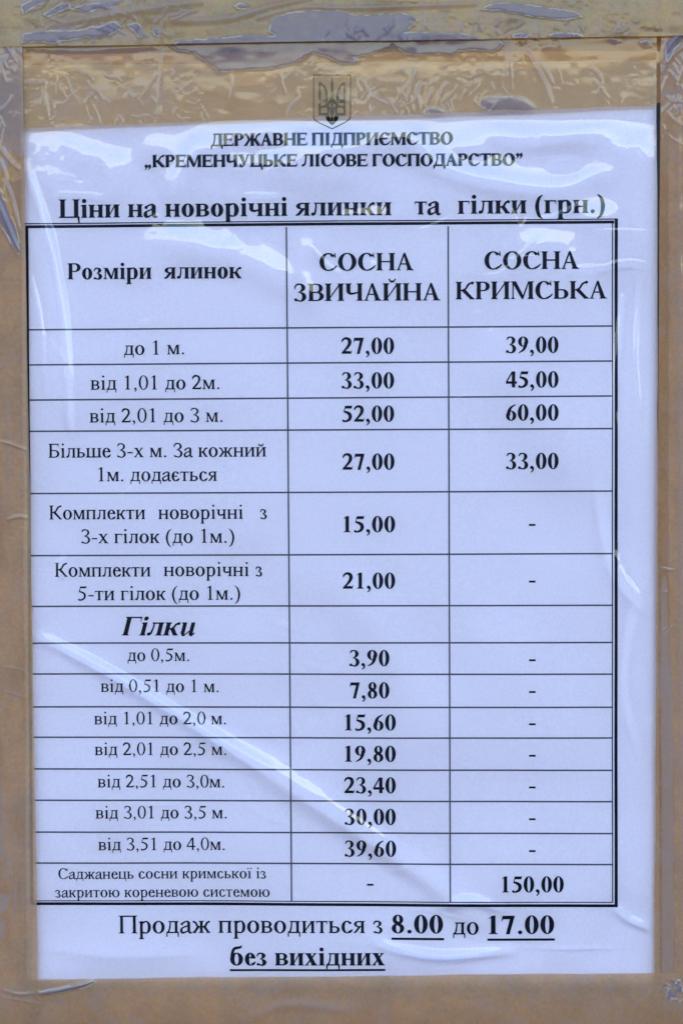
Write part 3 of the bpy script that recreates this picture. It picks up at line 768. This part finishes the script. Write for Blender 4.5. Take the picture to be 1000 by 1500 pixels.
def spots(X, Y, cx, cy, rx, ry, sc, thr, seed):
    """small unstuck blisters inside an ellipse; returns a signed field in pixels"""
    m = 1 - np.hypot((X-cx)/rx, (Y-cy)/ry); n = fbm(X/sc, Y/sc*1.0, seed, 3)
    return (n - thr + np.clip(m, -3, .3)*.8 - .2*(m < 0))*sc*.9
class Field: pass
def tape(name, label, quad, depth, mat, sdf, folds=(), crinkle=(.00005, 7), amber_glint=None, darken=None, veil=None, step=.00019, wave=.0002):
    c = {}
    def s_(X, Y):
        if 's' not in c: c['s'] = sdf(X, Y)
        return c['s']
    def hf(x, z, X, Y):
        s = s_(X, Y)
        h = .00003 + wave*(.5 + .5*fbm(X/120, Y/90, 21, 2)) + crinkle[0]*.45*fbm(X/crinkle[1], Y/crinkle[1], 17, 3)*sstep(.0, .5, fbm(X/45, Y/30, 19, 2))*(s < .5) + .00008*(.5 + .5*fbm(X/30, Y/22, 23, 2))
        h = h + .00012*sstep(-1.0, 2.0, s) + .00007*np.exp(-((s + .8)/1.3)**2)
        for p, w, a in folds: h = h + ridge(X, Y, p, w, a*.0014)
        return h
    def vl(X, Y):
        fo = 0
        for p, w, a in folds: fo = np.maximum(fo, ridge(X, Y, p, w*.8, min(a/.12, 1.)))
        if veil is None: return .6*fo + .35*sstep(.0, .6, fbm(X/28, Y/22, 33, 4))
        v = veil(X, Y); return np.clip(.7*fo + .85*sstep(-1.5, 2.0, v) + .3*sstep(.0, .6, fbm(X/28, Y/22, 33, 4)), 0, 1)
    at = {'veil': vl, 'pocket': lambda X, Y: sstep(-.3, .7, s_(X, Y)), 'rim': lambda X, Y: .85*np.exp(-((s_(X, Y) + .3)/.65)**2)*sstep(-.35, .1, fbm(X/14, Y/14, 31, 2)),
          'amber_glint': amber_glint or (lambda X, Y: 0*X), 'darken': darken or (lambda X, Y: 0*X)}
    o = sheet(name, quad, depth, step, hf, mat, attrs=at)
    return tag(o, label, 'packing tape', 'strips of packing tape round the notice')

rnd = random.Random(5)
def random_folds(x0, x1, y0, y1, n, ang, w=(1.2, 2.6), h=(.04, .12), L=(10, 40)):
    out = []
    for _ in range(n):
        x, y = rnd.uniform(x0, x1), rnd.uniform(y0, y1); a = math.radians(rnd.gauss(ang, 25)); l = rnd.uniform(*L)
        p = [(x, y)]
        for _ in range(3): a += rnd.gauss(0, .35); x += math.cos(a)*l/3; y += math.sin(a)*l/3; p.append((x, y))
        out.append((p, rnd.uniform(*w), rnd.uniform(*h)))
    return out
# strip across the top of the sheet
lo_s = lambda X, Y: pocket_field(X, Y, POCKETS['lower'])
lo_v = lambda X, Y: np.maximum.reduce([spots(X, Y, 120, 150, 95, 32, 9, .22, 41), spots(X, Y, 215, 125, 60, 50, 12, .35, 43),
        spots(X, Y, 560, 140, 45, 28, 7, .30, 45), spots(X, Y, 230, 80, 230, 16, 22, .05, 47), spots(X, Y, 890, 130, 60, 30, 6, .55, 49)])
lo_f = [([(35, 70), (120, 74), (230, 68)], 5, .05), ([(68, 118), (67, 145), (70, 165), (73, 186)], 2.4, .22), ([(34, 122), (60, 122), (68, 118)], 2.5, .14), ([(420, 182), (424, 160), (438, 145), (436, 132)], 1.8, .12),
        ([(338, 105), (340, 125), (337, 155)], 1.8, .10), ([(410, 100), (413, 120), (418, 140)], 2, .12), ([(416, 118), (428, 105), (432, 97)], 1.8, .09),
        ([(606, 170), (600, 140), (606, 110), (610, 90)], 3, .20), ([(615, 168), (612, 140), (618, 120)], 3, .22), ([(740, 62), (741, 100), (738, 138)], 2.6, .2), ([(746, 62), (748, 110), (750, 140)], 2, .14),
        ([(771, 76), (780, 92), (795, 120), (808, 156)], 3.4, .30), ([(790, 90), (802, 110), (811, 126)], 2.4, .12), ([(865, 98), (880, 118), (874, 140), (870, 146)], 2.2, .14),
        ([(655, 120), (645, 138), (640, 160)], 2.4, .12), ([(530, 115), (540, 140), (536, 155)], 2.4, .12), ([(238, 60), (236, 110), (230, 178)], 2.2, .14)]
lo_f += random_folds(510, 740, 90, 170, 44, 95, (.9, 1.8), (.05, .15)) + random_folds(60, 300, 100, 178, 40, 70, (.9, 1.8), (.05, .15)) + random_folds(760, 940, 90, 160, 12, 80, h=(.03, .07))
tape('packing_tape', 'pale brown tape strip covering the top edge of the price list', [(-30, -40), (960.5, -48), (961.5, 154.5), (-28, 190)], .0027, M_tape, lo_s, lo_f, veil=lo_v,
     darken=lambda X, Y: .5*sstep(.1, .5, fbm(X/60, Y/30, 51, 3))*sstep(120, 170, Y))
# second strip above it
up_s = lambda X, Y: pocket_field(X, Y, POCKETS['upper'])
up_v = lambda X, Y: np.maximum.reduce([spots(X, Y, 120, 50, 110, 13, 7, .12, 53), spots(X, Y, 760, 40, 210, 10, 5, .42, 55), spots(X, Y, 120, 8, 100, 14, 14, .25, 57)])
up_f = random_folds(480, 960, 25, 60, 55, 85, (1.2, 2.4), (.05, .16), (8, 22)) + random_folds(30, 260, 0, 62, 30, -12, (1.5, 3), (.06, .16), (20, 60)) + \
       [([(60, 40), (120, 30), (200, 16), (300, 2)], 5, .3), ([(250, 32), (330, 28), (390, 12), (460, -4)], 4, .2), ([(372, 28), (440, 12), (520, 12), (700, 6)], 3, .2), ([(238, -10), (239, 30), (236, 64)], 2.4, .15), ([(620, 0), (621, 60)], 2.2, .12)]
tape('packing_tape', 'darker olive tape strip along the very top with grey air pockets', [(-60, -100), (1060, -105), (1060, 51), (-60, 70)], .0036, M_tape2, up_s, up_f, (.00007, 6), veil=up_v,
     darken=lambda X, Y: .9*np.clip(sstep(0, 1.5, pocket_field(X, Y, [[(930,41),(943,37),(948,40),(971,41),(970,48),(955,48),(944,45)], [(540,0),(620,2),(610,6),(560,4)]])) + .4*sstep(.0, .5, fbm(X/80, Y/18, 61, 3)), 0, 1))  # dark patches and an uneven darker tone
# left strip
le_s = lambda X, Y: pocket_field(X, Y, [[(0,278),(10,300),(22,330),(31,360),(28,372),(18,358),(6,335),(-4,320)], [(-5,20),(12,28),(8,36),(-5,32)], [(0,44),(12,46),(14,58),(0,58)]])
le_v = lambda X, Y: np.maximum.reduce([spots(X, Y, 16, 135, 60, 90, 30, -.35, 63), spots(X, Y, 2, 1280, 14, 90, 20, .25, 65)])
def le_glints(X, Y):  # amber glints of the wrinkled tape, painted into its colour
    s = poly_sdf(X + 3*fbm(X/9, Y/14, 67, 3), Y, [(-6,200),(8,208),(20,226),(33,238),(34,262),(20,268),(10,262),(14,285),(24,300),(28,330),(35,362),(28,350),(16,322),(6,300),(-6,270)])
    blob = np.exp(-(((X-20)/16)**2 + ((Y-352)/12)**2)) + np.exp(-(((X-24)/16)**2 + ((Y-394)/10)**2)) + .8*np.exp(-(((X-28)/8)**2 + ((Y-430)/8)**2))
    return np.clip(.75*sstep(-1, 3, s)*(.6 + .5*fbm(X/5, Y/12, 69, 3)), 0, 1) + .22*np.clip(blob, 0, 1)
le_f = [([(0, 646), (20, 652), (42, 660)], 2.2, .32), ([(10, 762), (30, 757), (43, 760)], 2.6, .32), ([(8, 560), (14, 640), (12, 720)], 3, .12), ([(0, 215), (14, 235), (30, 250)], 3, .3), ([(6, 262), (18, 290), (32, 350)], 2.6, .35), ([(-4, 290), (12, 330), (30, 372)], 2.6, .35), ([(0, 330), (14, 352), (28, 378)], 2, .2), ([(0, 230), (10, 262), (8, 290)], 2.5, .3),
        ([(8, 1215), (20, 1220), (24, 1260), (22, 1330), (14, 1370)], 3, .15), ([(40, 1175), (36, 1300), (30, 1360)], 3, .12), ([(0, 1120), (6, 1200), (4, 1300)], 4, .15), ([(0, 975), (40, 982)], 2.5, .1), ([(0, 1010), (50, 1025)], 2, .08)] + random_folds(0, 32, 0, 200, 14, 80)
tape('packing_tape', 'brown tape strip down the left edge of the price list', [(-80, -60), (31, -60), (58.5, 1540), (-75, 1540)], .0032, M_tape3, le_s, le_f, (.00004, 12), amber_glint=le_glints, veil=le_v, wave=.0004,
     darken=lambda X, Y: np.clip(.28*sstep(-.1, .6, fbm(X/30, Y/80, 71, 3)), 0, 1))
# right strip
ri_s = lambda X, Y: pocket_field(X, Y, [[(974,62),(980,58),(1000,46),(1003,56),(986,72),(977,92),(974,84)]], 1)
ri_v = lambda X, Y: np.maximum(spots(X, Y, 985, 110, 30, 60, 8, .30, 73), (5 + 4*sstep(860, 1050, Y) + 1.5*fbm(Y/30, Y*0, 81, 3)) - np.abs(X - 972 - 5*sstep(850, 1150, Y)) - 12*sstep(860, 820, Y))
ri_f = [([(973, 95), (975, 75), (990, 55), (1003, 44)], 3.5, .7), ([(968, 110), (976, 92), (990, 76), (1003, 66)], 3, .4), ([(992, 150), (994, 500), (996, 1000), (996, 1450)], 5, .5), ([(966, 860), (972, 960), (980, 1040), (984, 1150)], 2.6, .14)] + random_folds(966, 1000, 50, 200, 24, 80) + random_folds(966, 1000, 800, 1100, 8, 85)
tape('packing_tape', 'brown tape strip down the right edge of the price list', [(968, -60), (1080, -60), (1080, 1540), (956, 1540)], .0025, M_tape3, ri_s, ri_f, (.00004, 10), veil=ri_v, wave=.0003,
     darken=lambda X, Y: np.clip(.5*sstep(0, 3, 10 + 8*sstep(820, 1200, Y) + 1.5*fbm(Y/14, Y*0, 81, 3) - np.abs(X - 970))*sstep(150, 300, Y) + .12*sstep(0, .5, fbm(X/14, Y/60, 75, 3)), 0, 1))  # darker band along the inner edge, plus faint uneven tone
# bottom strip
bo_s = lambda X, Y: np.maximum.reduce([pocket_field(X, Y, [[(58,1453),(90,1446),(120,1441),(138,1436),(141,1438),(125,1446),(95,1452),(62,1456)]], .8), spots(X, Y, 985, 1450, 24, 14, 7, .35, 77)])
bo_f = [([(56, 1455), (95, 1448), (142, 1434)], 3.2, .5), ([(0, 1448), (30, 1456), (60, 1452)], 2.6, .2), ([(0, 1460), (60, 1470)], 2, .1), ([(350, 1500), (420, 1470), (520, 1480)], 8, .3)]
tape('packing_tape', 'smooth brown tape strip across the bottom of the price list', [(-60, 1435), (1060, 1424), (1060, 1600), (-60, 1605)], .0037, M_tape3, bo_s, bo_f, (.000015, 14), wave=.0004,
     darken=lambda X, Y: .12*sstep(0, .6, fbm(X/90, Y/50, 83, 3)) + .25*sstep(1446, 1500, Y))  # faint uneven tone, darker towards the bottom
